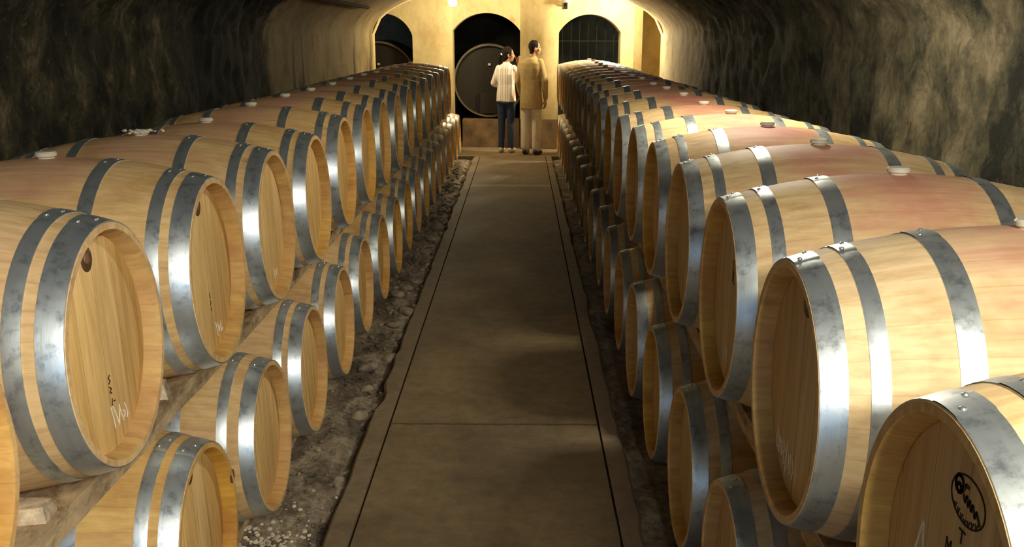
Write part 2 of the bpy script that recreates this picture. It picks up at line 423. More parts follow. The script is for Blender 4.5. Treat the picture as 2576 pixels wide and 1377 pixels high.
shell('ceiling', sl, 330, MAT['wall_l'], 0.085, 9.0)

def arched_wall(name, x0, x1, y0, y1, top, openings, mats, bottom=-0.05, step=0.02, parent=None, arch_as_edge=None):
    """wall slab between y0 and y1 with arched openings (xa, xb, sill, spring, rise)"""
    xs = set([x0, x1])
    for (xa, xb, sill, spr, rise) in openings:
        n = 40
        for i in range(n + 1): xs.add(round(xa + (xb - xa) * i / n, 5))
    xs = sorted(xs); bm = bmesh.new()
    def otop(x, o):
        xa, xb, sill, spr, rise = o
        u = (2 * x - xa - xb) / (xb - xa)
        if rise > 0.6 * (xb - xa): return spr + rise * math.sqrt(max(0, 1 - u * u))
        half = (xb - xa) / 2; R = (half * half + rise * rise) / (2 * rise)
        return spr + math.sqrt(max(0, R * R - (u * half) ** 2)) - (R - rise)
    if arch_as_edge: otop = arch_as_edge
    def quad(a, b, c, d): bm.faces.new([bm.verts.new(p) for p in (a, b, c, d)])
    for xa, xb in zip(xs[:-1], xs[1:]):
        mid = (xa + xb) / 2
        o = next((o for o in openings if o[0] < mid < o[1]), None)
        spans = [(bottom, bottom, top, top)] if o is None else [(otop(xa, o), otop(xb, o), top, top)]
        if o and o[2] > bottom: spans.append((bottom, bottom, o[2], o[2]))
        for za, zb, ta, tb in spans:
            for y in (y0, y1): quad((xa, y, za), (xb, y, zb), (xb, y, tb), (xa, y, ta))
            if o:
                if tb == top: quad((xa, y0, za), (xb, y0, zb), (xb, y1, zb), (xa, y1, za))
                else: quad((xa, y0, ta), (xb, y0, tb), (xb, y1, tb), (xa, y1, ta))
    for o in openings:
        for x in (o[0], o[1]):
            quad((x, y0, o[2]), (x, y0, otop(x, o)), (x, y1, otop(x, o)), (x, y1, o[2]))
    for x in (x0, x1): quad((x, y0, bottom), (x, y0, top), (x, y1, top), (x, y1, bottom))
    bmesh.ops.remove_doubles(bm, verts=bm.verts[:], dist=1e-5)
    return struct(link(name, bm, mats, angle=30))
# the tunnel mouth: thin return facing the cross gallery
def vault_edge(x, o):
    u = (x - XC) / XA
    return ZS + VB * math.sqrt(max(0, 1 - u * u))
arched_wall('wall_front', -4.2, 4.2, 15.6, 15.85, 3.3, [(XL, XR, -0.05, ZS, VB)], MAT['lime'], arch_as_edge=vault_edge)
# end wall of the gallery with its three arches
OPEN = [(-2.68, -1.745, 0.35, 1.78, 0.34), (-1.10, -0.02, -0.05, 1.86, 0.27), (0.60, 1.59, 0.35, 1.83, 0.28)]
arched_wall('wall_back', -4.2, 1.80, 17.0, 17.40, 3.3, OPEN, MAT['lime'])
bm = bmesh.new()                               # splayed end of that wall
pts = [(1.80, 17.0), (1.95, 17.12), (1.95, 18.6), (1.80, 18.6)]
ring_loft(bm, [[(x, y, z) for x, y in pts] for z in (-0.05, 3.3)], True, True, True)
struct(link('wall_back', bm, MAT['lime'], smooth=False))
bm = bmesh.new(); box(bm, (3.2, 18.35, 1.6), (2.7, 0.2, 3.4)); struct(link('wall_back', bm, MAT['lime'], smooth=False))
bm = bmesh.new(); box(bm, (0, 17.4, 3.35), (8.6, 3.4, 0.1)); struct(link('ceiling', bm, MAT['lime'], smooth=False))
for sx, nm in ((-4.25, 'wall_left'), (4.25, 'wall_right')):
    bm = bmesh.new(); box(bm, (sx, 17.4, 1.6), (0.1, 3.2, 3.4)); struct(link(nm, bm, MAT['lime'], smooth=False))
# dark store behind the arches
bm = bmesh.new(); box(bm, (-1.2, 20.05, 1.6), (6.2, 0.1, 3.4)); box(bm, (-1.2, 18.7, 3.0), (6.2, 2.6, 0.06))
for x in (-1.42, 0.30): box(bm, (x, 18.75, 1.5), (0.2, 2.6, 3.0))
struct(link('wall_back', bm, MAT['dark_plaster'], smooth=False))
# brown dado along the foot of the end wall
bm = bmesh.new()
box(bm, (0.29, 16.985, 0.235), (0.62, 0.03, 0.47)); box(bm, (-1.42, 16.985, 0.235), (0.63, 0.03, 0.47)); box(bm, (1.69, 16.985, 0.235), (0.2, 0.03, 0.47))
struct(link('trim_1', bm, MAT['dado'], smooth=False))
bm = bmesh.new(); box(bm, (-0.50, 17.75, 0.222), (0.94, 1.1, 0.444)); jitter(bm, 0.01, 3)
tag(link('cask_plinth', bm, MAT['dado'], smooth=False), 'low brown masonry plinth under the huge dark cask in the middle arch', 'plinth')

# ------------------------------------------------------------------ big casks behind the arches
def big_cask(loc, R, label):
    root = empty('storage_cask', loc); tag(root, label, 'cask', None)
    def rr(bm): bmesh.ops.rotate(bm, verts=bm.verts[:], cent=(0, 0, 0), matrix=Matrix.Rotation(PI / 2, 3, 'Z')); bmesh.ops.translate(bm, verts=bm.verts[:], vec=(0, 0, R + 0.02))
    L = 1.6
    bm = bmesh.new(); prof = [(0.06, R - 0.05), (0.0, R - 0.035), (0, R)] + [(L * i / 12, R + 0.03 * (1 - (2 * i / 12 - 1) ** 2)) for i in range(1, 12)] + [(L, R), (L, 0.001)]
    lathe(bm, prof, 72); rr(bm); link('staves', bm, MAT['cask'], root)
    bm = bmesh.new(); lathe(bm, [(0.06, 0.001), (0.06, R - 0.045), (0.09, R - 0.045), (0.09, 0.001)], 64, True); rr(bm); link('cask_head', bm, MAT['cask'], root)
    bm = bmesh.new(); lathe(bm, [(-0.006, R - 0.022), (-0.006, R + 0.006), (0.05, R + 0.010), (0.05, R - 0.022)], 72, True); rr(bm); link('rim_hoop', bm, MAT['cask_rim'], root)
    bm = bmesh.new(); box(bm, (0.03, 0, 0.26), (0.03, 0.045, 0.035)); rr(bm); link('glint_plate', bm, MAT['wedge'], root, smooth=False)  # small pale plate standing in for a glint on the head
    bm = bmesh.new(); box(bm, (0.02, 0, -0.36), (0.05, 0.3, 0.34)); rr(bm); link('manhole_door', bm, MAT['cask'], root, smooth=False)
    return root
big_cask((-0.53, 17.42, 0.46), 0.585, 'huge dark cask lying behind the middle arch, its round head facing the aisle')
big_cask((-2.38, 17.55, 0.425), 0.62, 'huge dark cask half seen through the left arch')
# support for the left cask
bm = bmesh.new(); box(bm, (-2.38, 18.25, 0.20), (0.9, 1.2, 0.40)); tag(link('cask_plinth', bm, MAT['dado'], smooth=False), 'low brown plinth under the dark cask behind the left arch', 'plinth')
# iron grille in the right arch
g = empty('iron_grille', (1.095, 17.43, 0.35)); tag(g, 'dark iron grille of thin bars closing the right arch', 'grille')
for i in range(7):
    x = -0.42 + 0.14 * i; zt = 1.48 + 0.26 * (1 - (x / 0.5) ** 2)
    bm = bmesh.new(); tube(bm, [(x, 0, 0), (x, 0, zt)], 0.006, 8); link('bar', bm, MAT['iron'], g)
for z in (0.35, 0.85, 1.35):
    bm = bmesh.new(); box(bm, (0, 0, z), (0.98, 0.010, 0.014)); link('crossbar', bm, MAT['iron'], g, smooth=False)

# ------------------------------------------------------------------ lamps
def bulb_lamp(pos, watts, col, rad, label, visible_cord=True):
    root = empty('hanging_lamp', pos); tag(root, label, 'lamp')
    bm = bmesh.new(); bmesh.ops.create_uvsphere(bm, u_segments=24, v_segments=14, radius=0.065)
    for v in bm.verts:
        if v.co.z > 0: v.co.z *= 1.5; v.co.x *= 1 - v.co.z * 4.5; v.co.y *= 1 - v.co.z * 4.5
    link('bulb', bm, MAT['bulb'], root)
    bm = bmesh.new(); ring_loft(bm, [[(r * math.cos(a * PI / 8), r * math.sin(a * PI / 8), z) for a in range(16)] for r, z in ((0.020, 0.065), (0.024, 0.075), (0.024, 0.11), (0.012, 0.125))], True, True, True)
    link('socket', bm, MAT['iron'], root)
    cz = (3.3 if pos[1] > 15.5 else ZS + VB * math.sqrt(1 - ((pos[0] - XC) / XA) ** 2)) - pos[2]
    bm = bmesh.new(); tube(bm, [(0, 0, 0.12), (0, 0, max(0.13, cz))], 0.004, 6); link('cord', bm, MAT['iron'], root)
    ld = bpy.data.lights.new('lamp_light', 'POINT'); ld.energy = watts; ld.color = col; ld.shadow_soft_size = rad
    lo = bpy.data.objects.new('lamp_light', ld); C.objects.link(lo); lo.parent = root; lo.location = (0, 0, -0.01)
    return root
LBL = {'near': 'bare bulb hanging over the nearest barrels of the right stack',
       'aisle': 'unseen bulb added behind the viewpoint in place of a camera flash',
       'middle': 'bare bulb hanging above the middle of the right barrel stack',
       'far_left': 'glowing bare bulb hanging above the left side of the middle arch',
       'far_right': 'glowing bare bulb hanging above the right arch'}
for nm, p, wt, co, rd in LAMPS: bulb_lamp(p, wt, co, rd, LBL[nm])
# metal bracket fitting seen left of the bright lamp
b_ = empty('wall_bracket', (0.70, 17.0, 2.20)); tag(b_, 'small grey lamp bracket on the end wall between the two arches', 'bracket')
bm = bmesh.new(); box(bm, (0, -0.02, 0.05), (0.06, 0.04, 0.12)); link('back_plate', bm, MAT['iron'], b_, smooth=False)
bm = bmesh.new(); tube(bm, [(0, -0.03, 0.04), (0, -0.16, 0.06), (0, -0.22, 0.10)], 0.014, 8); link('arm', bm, MAT['iron'], b_)
bm = bmesh.new(); ring_loft(bm, [[(r * math.cos(a * PI / 10), -0.22 + r * math.sin(a * PI / 10), z) for a in range(20)] for r, z in ((0.10, 0.08), (0.09, 0.11), (0.04, 0.16))], True, True, True)
link('shade', bm, MAT['hoop'], b_)
bm = bmesh.new(); tube(bm, [(-1.88, 9.9, 2.115), (-1.88, 13.1, 2.12)], 0.022, 8); jitter(bm, 0.01, 2)
tag(link('iron_rod', bm, MAT['rust']), 'dark iron rod running along the left haunch of the vault', 'rod')
# mortar bits holding the rod are part of the wall

# ------------------------------------------------------------------ barrels
L, RE, RB = 0.95, 0.278, 0.350
def prof(x): return RB - (RB - RE) * (2 * x / L - 1) ** 2
NSEG = 72
def mesh_of(name, build, mat, angle=35):
    bm = bmesh.new(); build(bm)
    if isinstance(mat, list):
        for f in bm.faces:
            c = f.calc_center_median(); r = math.hypot(c.y, c.z)
            if (c.x < 0.055 or c.x > L - 0.055) and r < RE - 0.0185: f.material_index = 1
    o = link(name, bm, mat, angle=angle); me = o.data; bpy.data.objects.remove(o); return me
def b_staves(bm):
    p = [(0.042, RE - 0.026), (0.012, RE - 0.022), (0.0, RE - 0.016), (0.0, RE - 0.001)]
    p += [(L * i / 26, prof(L * i / 26)) for i in range(1, 26)]
    p += [(L, RE - 0.001), (L, RE - 0.016), (L - 0.012, RE - 0.022), (L - 0.042, RE - 0.026)]
    p += [(L - 0.06, RE - 0.026)] + [(L * i / 10, prof(L * i / 10) - 0.027) for i in range(9, 0, -1)] + [(0.06, RE - 0.026)]
    lathe(bm, p, NSEG, True)
def b_head(x):
    def f(bm):
        s = 1 if x < 0.5 else -1
        lathe(bm, [(x, 0.001), (x, RE - 0.030), (x + 0.004 * s, RE - 0.0235), (x + 0.016 * s, RE - 0.0235), (x + 0.016 * s, 0.001)], NSEG)
    return f
def b_hoop(xa, xb):
    def f(bm):
        t = 0.0022; n = 4; pr = []
        for i in range(n + 1):
            x = xa + (xb - xa) * i / n; pr.append((x, prof(x) + t + (0.0004 if 0 < i < n else 0)))
        pr = [(xa, prof(xa) - 0.001)] + pr + [(xb, prof(xb) - 0.001)]
        lathe(bm, pr, NSEG, True)
        a0 = len(bm.verts)                     # overlapping strap end
        rows = []
        for k in range(9):
            an = LAP - 0.16 + 0.32 * k / 8
            hgt = 0.0022 + 0.0018
            row = []
            for x in (xa, xa + 0.001, xb - 0.001, xb):
                r = prof(x) + (hgt if 0 < k < 8 else 0.0015); row.append((x, r * math.sin(an), r * math.cos(an)))
            rows.append(row)
        ring_loft(bm, rows, False)
    return f
LAP = 0.05
SPEC = {'close': [(0.002, 0.054), (0.079, 0.114), (0.258, 0.298)], 'wide': [(0.001, 0.050), (0.088, 0.122), (0.238, 0.285)]}
ME = {'staves': mesh_of('staves', b_staves, [MAT['stave_l'], MAT['chime']], 50), 'staves_r': mesh_of('staves', b_staves, [MAT['stave_r'], MAT['chime']], 50),
      'head': mesh_of('barrel_head', b_head(0.042), MAT['head']), 'head_b': mesh_of('barrel_head', b_head(L - 0.042), MAT['head']),
      'head_r': mesh_of('barrel_head', b_head(0.042), MAT['head_r'])}
for k, s in SPEC.items():
    hs = []
    for (a, b) in s: hs.append(mesh_of('hoop', b_hoop(a, b), MAT['hoop']))
    for (a, b) in s: hs.append(mesh_of('hoop', b_hoop(L - b, L - a), MAT['hoop']))
    ME[k] = hs
def b_bung(bm):
    z = prof(L / 2) - 0.006
    ring_loft(bm, [[(L / 2 + r * math.cos(a * PI / 12), r * math.sin(a * PI / 12), z + h) for a in range(24)] for r, h in ((0.020, -0.02), (0.024, 0.008), (0.030, 0.012), (0.031, 0.020), (0.027, 0.025), (0.012, 0.023))], True, True, True)
ME['bung'] = mesh_of('bung', b_bung, MAT['bung'])
def b_rivet(bm):
    bmesh.ops.create_uvsphere(bm, u_segments=10, v_segments=6, radius=0.0052)
    for v in bm.verts: v.co.z *= 0.55
ME['rivet'] = mesh_of('rivet', b_rivet, MAT['rivet'])
def disc(bm, y, z, r, x, t, ry=None, n=28):
    ring_loft(bm, [[(x - dx, y + rr * math.cos(2 * PI * i / n), z + (ry or 1) * rr * math.sin(2 * PI * i / n)) for i in range(n)] for rr, dx in ((r, -0.004), (r, t * 0.6), (r * 0.93, t))], True, True, True)

class Mesh0:  # an object from shared mesh data
    pass
def inst(name, me, parent):
    o = bpy.data.objects.new(name, me); C.objects.link(o); o.parent = parent; return o
def make_barrel(spec, right, rivets=False, label=None, group=None):
    root = empty('oak_barrel'); tag(root, label, 'barrel', group)
    inst('staves', ME['staves_r' if right else 'staves'], root)
    h = inst('barrel_head', ME['head_r' if right else 'head'], root); inst('barrel_head', ME['head_b'], root)
    for i, me in enumerate(ME[spec]):
        hp = inst('hoop', me, root)
        if rivets and i < 3:
            a, b = SPEC[spec][i]
            for k in range(2):
                x = a + (b - a) * (0.3 if k == 0 else 0.72); an = LAP + (-0.07 if k == 0 else 0.08)
                r = prof(x) + 0.0045
                rv = inst('rivet', ME['rivet'], hp); rv.location = (x, r * math.sin(an), r * math.cos(an)); rv.rotation_euler = (-an, 0, 0)
    inst('bung', ME['bung'], root)
    return root, h
def copy_tree(o, parent=None):
    c = o.copy(); C.objects.link(c); c.parent = parent
    for ch in o.children: copy_tree(ch, c)
    return c
def ribbon(bm, pts, wdt, x, t=0.0007):
    """flat stroke on the head plane; pts are (y, z)"""
    for (a, b) in zip(pts[:-1], pts[1:]):
        a, b = Vector(a), Vector(b); d = (b - a)
        if d.length < 1e-6: continue
        d.normalize(); n_ = Vector((-d.y, d.x)) * wdt / 2; a2 = a - d * wdt * 0.3; b2 = b + d * wdt * 0.3
        q = [a2 + n_, b2 + n_, b2 - n_, a2 - n_]
        ring_loft(bm, [[(x + 0.0003, p.x, p.y) for p in q], [(x - t, p.x, p.y) for p in q]], True, True, True)
def strokes(name, parent, lines, wdt, mat, side):
    """lines given in (forward, up) of the scene; side -1 = left stack (local y is -forward)"""
    bm = bmesh.new()
    for ln in lines: ribbon(bm, [((f * side), u) for f, u in ln], wdt, 0.0418)
    return link(name, bm, mat, parent, smooth=False)
def plug(parent, f, u, r, side):
    bm = bmesh.new(); disc(bm, f * side, u, r, 0.042, 0.0015); p = link('plug', bm, MAT['plug'], parent)
    p['label'] = 'dark round plug near the top of the barrel head'
    bm = bmesh.new(); disc(bm, f * side + 0.004, u + 0.002, r * 0.42, 0.0405, 0.003); link('plug_core', bm, MAT['plug_core'], parent)

ORD = ['first', 'second', 'third', 'fourth', 'fifth', 'sixth', 'seventh', 'eighth', 'ninth', 'tenth', 'eleventh', 'twelfth', 'thirteenth', 'fourteenth', 'fifteenth', 'sixteenth', 'seventeenth', 'eighteenth', 'nineteenth', 'twentieth', 'twenty-first']
# tiers: side, tier, x of heads, height, first forward, pitch, k range
TIERS = [(-1, 'upper', -0.907, H - 0.694, 2.2103, 0.7876, range(-1, 15)),
         (-1, 'lower', -0.909, H - 1.427, 1.9263, 0.7876, range(1, 18)),
         (1, 'upper', 0.5544, H - 0.724, 1.2467, 0.7735, range(-1, 20)),
         (1, 'lower', 0.5540, H - 1.4537, 1.7447, 0.7735, range(-1, 19))]
TW = {(-1, 'upper', 0): (0, .015), (-1, 'upper', 1): (0, .007), (-1, 'upper', 3): (0, -.018), (1, 'upper', 0): (-.012, -.022), (1, 'upper', 1): (.02, 0), (1, 'upper', 2): (0, .01), (1, 'upper', 3): (0, .01), (1, 'upper', 4): (0, .005)}
SPECIAL = {
 (-1, 'upper', -1): 'nearest upper left oak barrel, only the edge of its head in view',
 (-1, 'upper', 0): 'big upper left oak barrel with dark plug and chalk scrawl on its head',
 (-1, 'upper', 1): 'second whole oak barrel on the upper left, dark oval plug on its pale head',
 (-1, 'upper', 2): 'third whole oak barrel on the upper left, plug half hidden by its wide hoop',
 (-1, 'lower', 1): 'nearest lower oak barrel on the left, purple wine stain on its rim',
 (-1, 'lower', 2): 'second lower left oak barrel, wide wooden gap between its two front hoops',
 (1, 'upper', -1): 'upper right oak barrel beside the camera, outside the view',  # this and the next two: unseen, added for the shade they cast
 (1, 'lower', -1): 'lower right oak barrel beside the camera, outside the view',
 (1, 'lower', 0): 'lower right oak barrel under the stamped barrel, below the view',
 (1, 'upper', 0): 'nearest oak barrel on the upper right, round black branded stamp on its head',
 (1, 'upper', 1): 'large oak barrel on the upper right with chalk writing and brown plug on its head',
 (1, 'upper', 2): 'third oak barrel of the upper right row, small black printed mark on its head',
 (1, 'upper', 3): 'fourth oak barrel of the upper right row, red wine-stained belly',
 (1, 'lower', 1): 'nearest lower oak barrel on the right, below the chalk-marked barrel',
}
protos = {}
for side, tier, x, z, y0, pitch, ks in TIERS:
    sname = 'left' if side < 0 else 'right'
    for n_, k in enumerate(ks):
        if side > 0: n_ = n_ - (1 if tier == 'upper' else 2)   # counted from the first one in view
        near = (k <= 4)
        spec = 'wide' if (side > 0 or (tier == 'lower' and k in (2,)) or (not near and rnd.random() < 0.3)) else 'close'
        key = (spec, side > 0, near)
        if key not in protos:
            root, h = make_barrel(spec, side > 0, near); protos[key] = root
        else:
            root = copy_tree(protos[key])
        lab = SPECIAL.get((side, tier, k)) or '%s oak barrel from the camera in the %s %s row%s' % (ORD[n_], tier, sname, ', its last' if k == ks[-1] else '')
        tag(root, lab, 'barrel', 'oak barrels in the %s row of the %s stack' % (tier, sname))
        dy, dz = TW.get((side, tier, k), (0, 0))
        if (k > 5): dy, dz = rnd.uniform(-.012, .012), rnd.uniform(-.006, .006)
        root.location = (x + rnd.uniform(-.004, .004), y0 + k * pitch + dy, z + dz)
        tilt = 0.028 if side < 0 else 0.0
        root.rotation_euler = (0, tilt, PI if side < 0 else 0)
        protos.setdefault('at', {})[(side, tier, k)] = root
AT = protos['at']
def head_of(key): return next(c for c in AT[key].children if c.name.startswith('barrel_head') and c.data in (ME['head'], ME['head_r']))
for key, f, u in (((-1, 'upper', 0), -0.018, .203), ((-1, 'upper', 1), -0.021, .200), ((-1, 'upper', 2), -0.040, .200), ((-1, 'lower', 1), -0.006, .200), ((-1, 'lower', 2), -0.012, .193), ((1, 'upper', 1), .000, .190)):
    plug(head_of(key), f, u, 0.029, key[0])
h = head_of((-1, 'upper', 0))
strokes('branded_letters', h, [[(.012, -.078), (.004, -.082), (.012, -.092), (.003, -.096)], [(.003, -.104), (.013, -.110), (.003, -.116), (.012, -.122)], [(.010, -.134), (.006, -.150)], [(.016, -.142), (.024, -.143)]], 0.003, MAT['ink'], -1)
strokes('chalk_writing', h, [[(-.004, -.150), (.002, -.176), (.006, -.205)], [(.006, -.150), (.022, -.182), (.030, -.206), (.044, -.170)], [(.042, -.160), (.050, -.188), (.058, -.205)], [(.064, -.200), (.072, -.186), (.060, -.182)], [(.074, -.168), (.086, -.196), (.080, -.206)]], 0.0028, MAT['chalk'], -1)
h = head_of((-1, 'upper', 1))
strokes('branded_letters', h, [[(.006, -.070), (-.002, -.076), (.006, -.086)], [(.0, -.092), (.006, -.100), (-.002, -.106)], [(.002, -.114), (.004, -.126)]], 0.003, MAT['ink'], -1)
strokes('chalk_writing', h, [[(.030, -.170), (.040, -.215)], [(.048, -.175), (.056, -.205), (.070, -.190)], [(.080, -.180), (.076, -.210), (.092, -.205)]], 0.003, MAT['chalk'], -1)
h = head_of((-1, 'upper', 2))
strokes('chalk_writing', h, [[(.03, -.170), (.04, -.210)], [(.05, -.18), (.065, -.205), (.08, -.18)]], 0.003, MAT['chalk'], -1)
bm = bmesh.new(); disc(bm, -.262, .075, .018, 0.001, 0.0008, 1.3)
st = link('wine_stain', bm, MAT['stain'], AT[(-1, 'lower', 1)])
h = head_of((1, 'upper', 0))
def ell(cy, cz, a, b, n=36, a0=0, a1=2 * PI): return [(cy + a * math.cos(a0 + (a1 - a0) * i / n), cz + b * math.sin(a0 + (a1 - a0) * i / n)) for i in range(n + 1)]
fx = lambda f, u: (f, u)
S = [ell(0, .153, .052, .033)]
strokes('branded_stamp', h, S, 0.0028, MAT['ink'], 1)
# lettering of the stamp: reads left to right for someone facing the head (forward decreases to the right)
T = []
def gl(ox, oz, s, sh, ls):                     # glyph lines in unit box -> (forward, up)
    for ln in ls: T.append([(ox - (px + sh * pz) * s, oz + pz * s) for px, pz in ln])
strokes('branded_script', h, [ell(.030, .166, .012, .012, 14, -1.0, 4.6), ell(.030, .160, .007, .006, 10), [(.018, .160), (.010, .172), (.002, .172)], [(.014, .156), (.008, .150), (.004, .158), (-.002, .148), (-.006, .156), (-.012, .146), (-.016, .154), (-.024, .142), (-.028, .150), (-.040, .138)]], 0.0055, MAT['ink'], 1)
strokes('branded_place_name', h, [[(.038 - .011 * i, .136 - .0035 * (3.2 - abs(i - 3.2))), (.034 - .011 * i, .130 - .0035 * (3.2 - abs(i - 3.2))), (.031 - .011 * i, .137 - .0035 * (3.2 - abs(i - 3.2)))] for i in range(7)], 0.002, MAT['ink'], 1)
def Tl(f, u, s): return [[(f + .5 * s, u + s), (f - .5 * s, u + s)], [(f, u + s), (f, u)]]
def Ml(f, u, s): return [[(f + .45 * s, u), (f + .4 * s, u + s), (f, u + .35 * s), (f - .4 * s, u + s), (f - .45 * s, u)]]
strokes('branded_letters', h, Tl(.004, .090, .018) + Ml(.038, .060, .018) + Tl(.006, .052, .018), 0.0032, MAT['ink'], 1)
strokes('chalk_writing', h, [[(.128, .062), (.150, -.01), (.135, -.03), (.112, -.01), (.126, .060)], [(.100, -.04), (.094, .025), (.078, .022), (.072, -.03)], [(.05, .0), (.035, .012), (.03, -.02), (.05, -.03), (.05, .0)]], 0.004, MAT['chalk'], 1)
h = head_of((1, 'upper', 1))
strokes('chalk_writing', h, [[(.158, -.135), (.146, -.145), (.158, -.180), (.142, -.186)], [(.130, -.150), (.130, -.192)], [(.118, -.155), (.104, -.165), (.104, -.190), (.118, -.186), (.118, -.155)], [(.092, -.150), (.078, -.165), (.090, -.180), (.076, -.200), (.094, -.205)], [(.060, -.140), (.070, -.225)], [(.048, -.165), (.040, -.190), (.052, -.200)], [(.030, -.160), (.030, -.205)], [(.014, -.165), (.002, -.185), (.012, -.210)], [(-.012, -.170), (-.016, -.214)]], 0.003, MAT['chalk'], 1)
h = head_of((1, 'upper', 2))
strokes('branded_letters', h, [[(-.018, .112), (-.006, .104), (-.018, .098)], [(-.008, .092), (-.016, .084)], [(-.036, .05), (-.028, .045)]], 0.004, MAT['ink'], 1)
strokes('printed_block', h, [[(-.012, .080), (-.012, .052)], [(-.019, .078), (-.019, .050)]], 0.008, MAT['ink'], 1)
strokes('chalk_writing', h, [[(.05, -.145), (.04, -.165), (.05, -.19)], [(.03, -.15), (.02, -.18)], [(.01, -.15), (0, -.19)]], 0.003, MAT['chalk'], 1)

# ------------------------------------------------------------------ timbers between the tiers and under the lower tier
def timber(name, x0, x1, y0, y1, z0, z1, label, seed, amp=0.006):
    bm = bmesh.new(); n = int((y1 - y0) / 0.12); rows = []
    for j in range(n + 1):
        y = y0 + (y1 - y0) * j / n
        rows.append([(x0, y, z0), ((x0 + x1) / 2, y, z0), (x1, y, z0), (x1, y, (z0 + z1) / 2), (x1, y, z1), ((x0 + x1) / 2, y, z1), (x0, y, z1), (x0, y, (z0 + z1) / 2)])
    ring_loft(bm, rows, True, True, True); jitter(bm, amp, 3.1, seed)
    o = link(name, bm, MAT['timber'], angle=50)
    return tag(o, label, 'beam', 'timbers carrying the barrels')
ub = {-1: H - 0.694 , 1: H - 0.724}; lb = {-1: H - 1.427, 1: H - 1.4537}
timber('timber_beam', -1.185, -1.03, 1.55, 15.2, 0.712, 0.775, 'long old beam under the front ends of the upper left barrels', 1)
timber('timber_beam', -1.72, -1.58, 1.55, 15.2, 0.712, 0.775, 'long old beam under the back ends of the upper left barrels', 2, 0.003)
timber('timber_beam', 0.66, 0.80, 1.3, 15.4, 0.684, 0.752, 'long old beam under the front ends of the upper right barrels', 3)
timber('timber_beam', 1.26, 1.40, 1.3, 15.4, 0.684, 0.752, 'long old beam under the back ends of the upper right barrels', 4, 0.003)
for s_, nm in ((-1, 'left'), (1, 'right')):
    e = -0.907 if s_ < 0 else 0.5544
    for d_, w_ in ((0.16, 'front'), (0.72, 'back')):
        xa = e + s_ * d_; xb = xa + s_ * 0.12; zt = lb[s_] - prof(d_ + 0.06) - 0.002
        timber('ground_rail', min(xa, xb), max(xa, xb), 2.3, 15.5, -0.06, zt, 'low rail on the ground under the %s ends of the lower %s barrels' % (w_, nm), 5 + d_, 0.001)
# wooden wedges beside the barrels on the beams
def wedge(loc, s, rz, label, seed, grp):
    bm = bmesh.new(); box(bm, (0, 0, s[2] / 2), s)
    bmesh.ops.subdivide_edges(bm, edges=bm.edges[:], cuts=2, use_grid_fill=True)
    for v in bm.verts:
        if v.co.z > s[2] * 0.5: v.co.y *= 0.72; v.co.x *= 0.9
    jitter(bm, 0.007, 14, seed)
    o = link('wedge', bm, MAT['wedge'], angle=30); o.location = loc; o.rotation_euler = (0, 0, rz)
    return tag(o, label, 'wedge', grp)
for side, ks in ((-1, range(-1, 14)), (1, range(0, 14))):
    e = -0.907 if side < 0 else 0.5544
    y0, pitch = (2.2103, 0.7876) if side < 0 else (1.2467, 0.7735)
    zt = 0.777 if side < 0 else 0.754
    for i, k in enumerate(ks):
        yy = y0 + (k + 0.5) * pitch
        sname = 'left' if side < 0 else 'right'
        for q, dy in ((0, 0.23),):
            wedge((e + side * 0.19, yy + dy, zt), (0.11, 0.075, 0.034 + 0.010 * rnd.random()), rnd.uniform(-.3, .3),
              'rough wooden wedge on the %s beam just past the %s gap from the camera' % (sname, ORD[i]), k * 3.3 + q, 'wedges chocking the upper %s barrels' % sname)

# ------------------------------------------------------------------ rubble along the left edge of the path
def rock(bm, c, s, seed):
    ns = bmesh.ops.create_icosphere(bm, subdivisions=2, radius=1, matrix=Matrix.Translation(c) @ Matrix.Rotation(seed, 4, 'Z') @ Matrix.Diagonal((s[0], s[1], s[2], 1)))
    for v in ns['verts']:
        v.co += noise.noise_vector(v.co * 18 + Vector((seed, 0, 0))) * min(s) * 0.55
bm = bmesh.new()
for i in range(700):
    y = 2.6 + 12.5 * rnd.random() ** 1.6
    x = rnd.choice([rnd.gauss(-0.80, 0.06), rnd.uniform(-1.10, -0.74), rnd.gauss(-0.92, 0.05)])
    if x > -0.745: x = -0.76
    if x < -1.12: continue
    s = rnd.uniform(0.006, 0.020)
    s *= 0.8 if y < 6 else 1.3
    rock(bm, (x, y, ground_z(x, y) + s * 0.25), (s, s * rnd.uniform(.7, 1.3), s * rnd.uniform(.4, .8)), rnd.random() * 6)
tag(link('gravel', bm, MAT['earth'], angle=60), 'dark broken gravel along the left edge of the concrete path', 'gravel', None, 'stuff')
bm = bmesh.new()
for i in range(900):                           # pale heap near the camera
    x, y = rnd.gauss(-0.98, 0.08), 3.35 + abs(rnd.gauss(0, 0.25)) - 0.25
    if x > -0.76: continue
    s = rnd.uniform(0.004, 0.011)
    rock(bm, (x, y, ground_z(x, y) + s * 0.3), (s, s, s * 0.7), rnd.random() * 6)
tag(link('crumbled_mortar', bm, MAT['pale_stone'], angle=60), 'pale heap of crumbled mortar beside the nearest lower left barrel', 'gravel', None, 'stuff')
for i in range(26):
    y = 4.9 + 8.5 * (i / 26) + rnd.uniform(-.1, .1); x = -0.83 + rnd.uniform(-.07, .045); s = rnd.uniform(0.025, 0.05)
    bm = bmesh.new(); rock(bm, (0, 0, 0), (s, s * 1.5, s * 0.55), rnd.random() * 6)
    o = link('stone', bm, MAT['stone'], angle=60); o.location = (x, y, ground_z(x, y) + s * 0.3)
    tag(o, '%s flat stone lying in the broken channel left of the path' % 'pale', 'stone', 'stones in the channel beside the path')

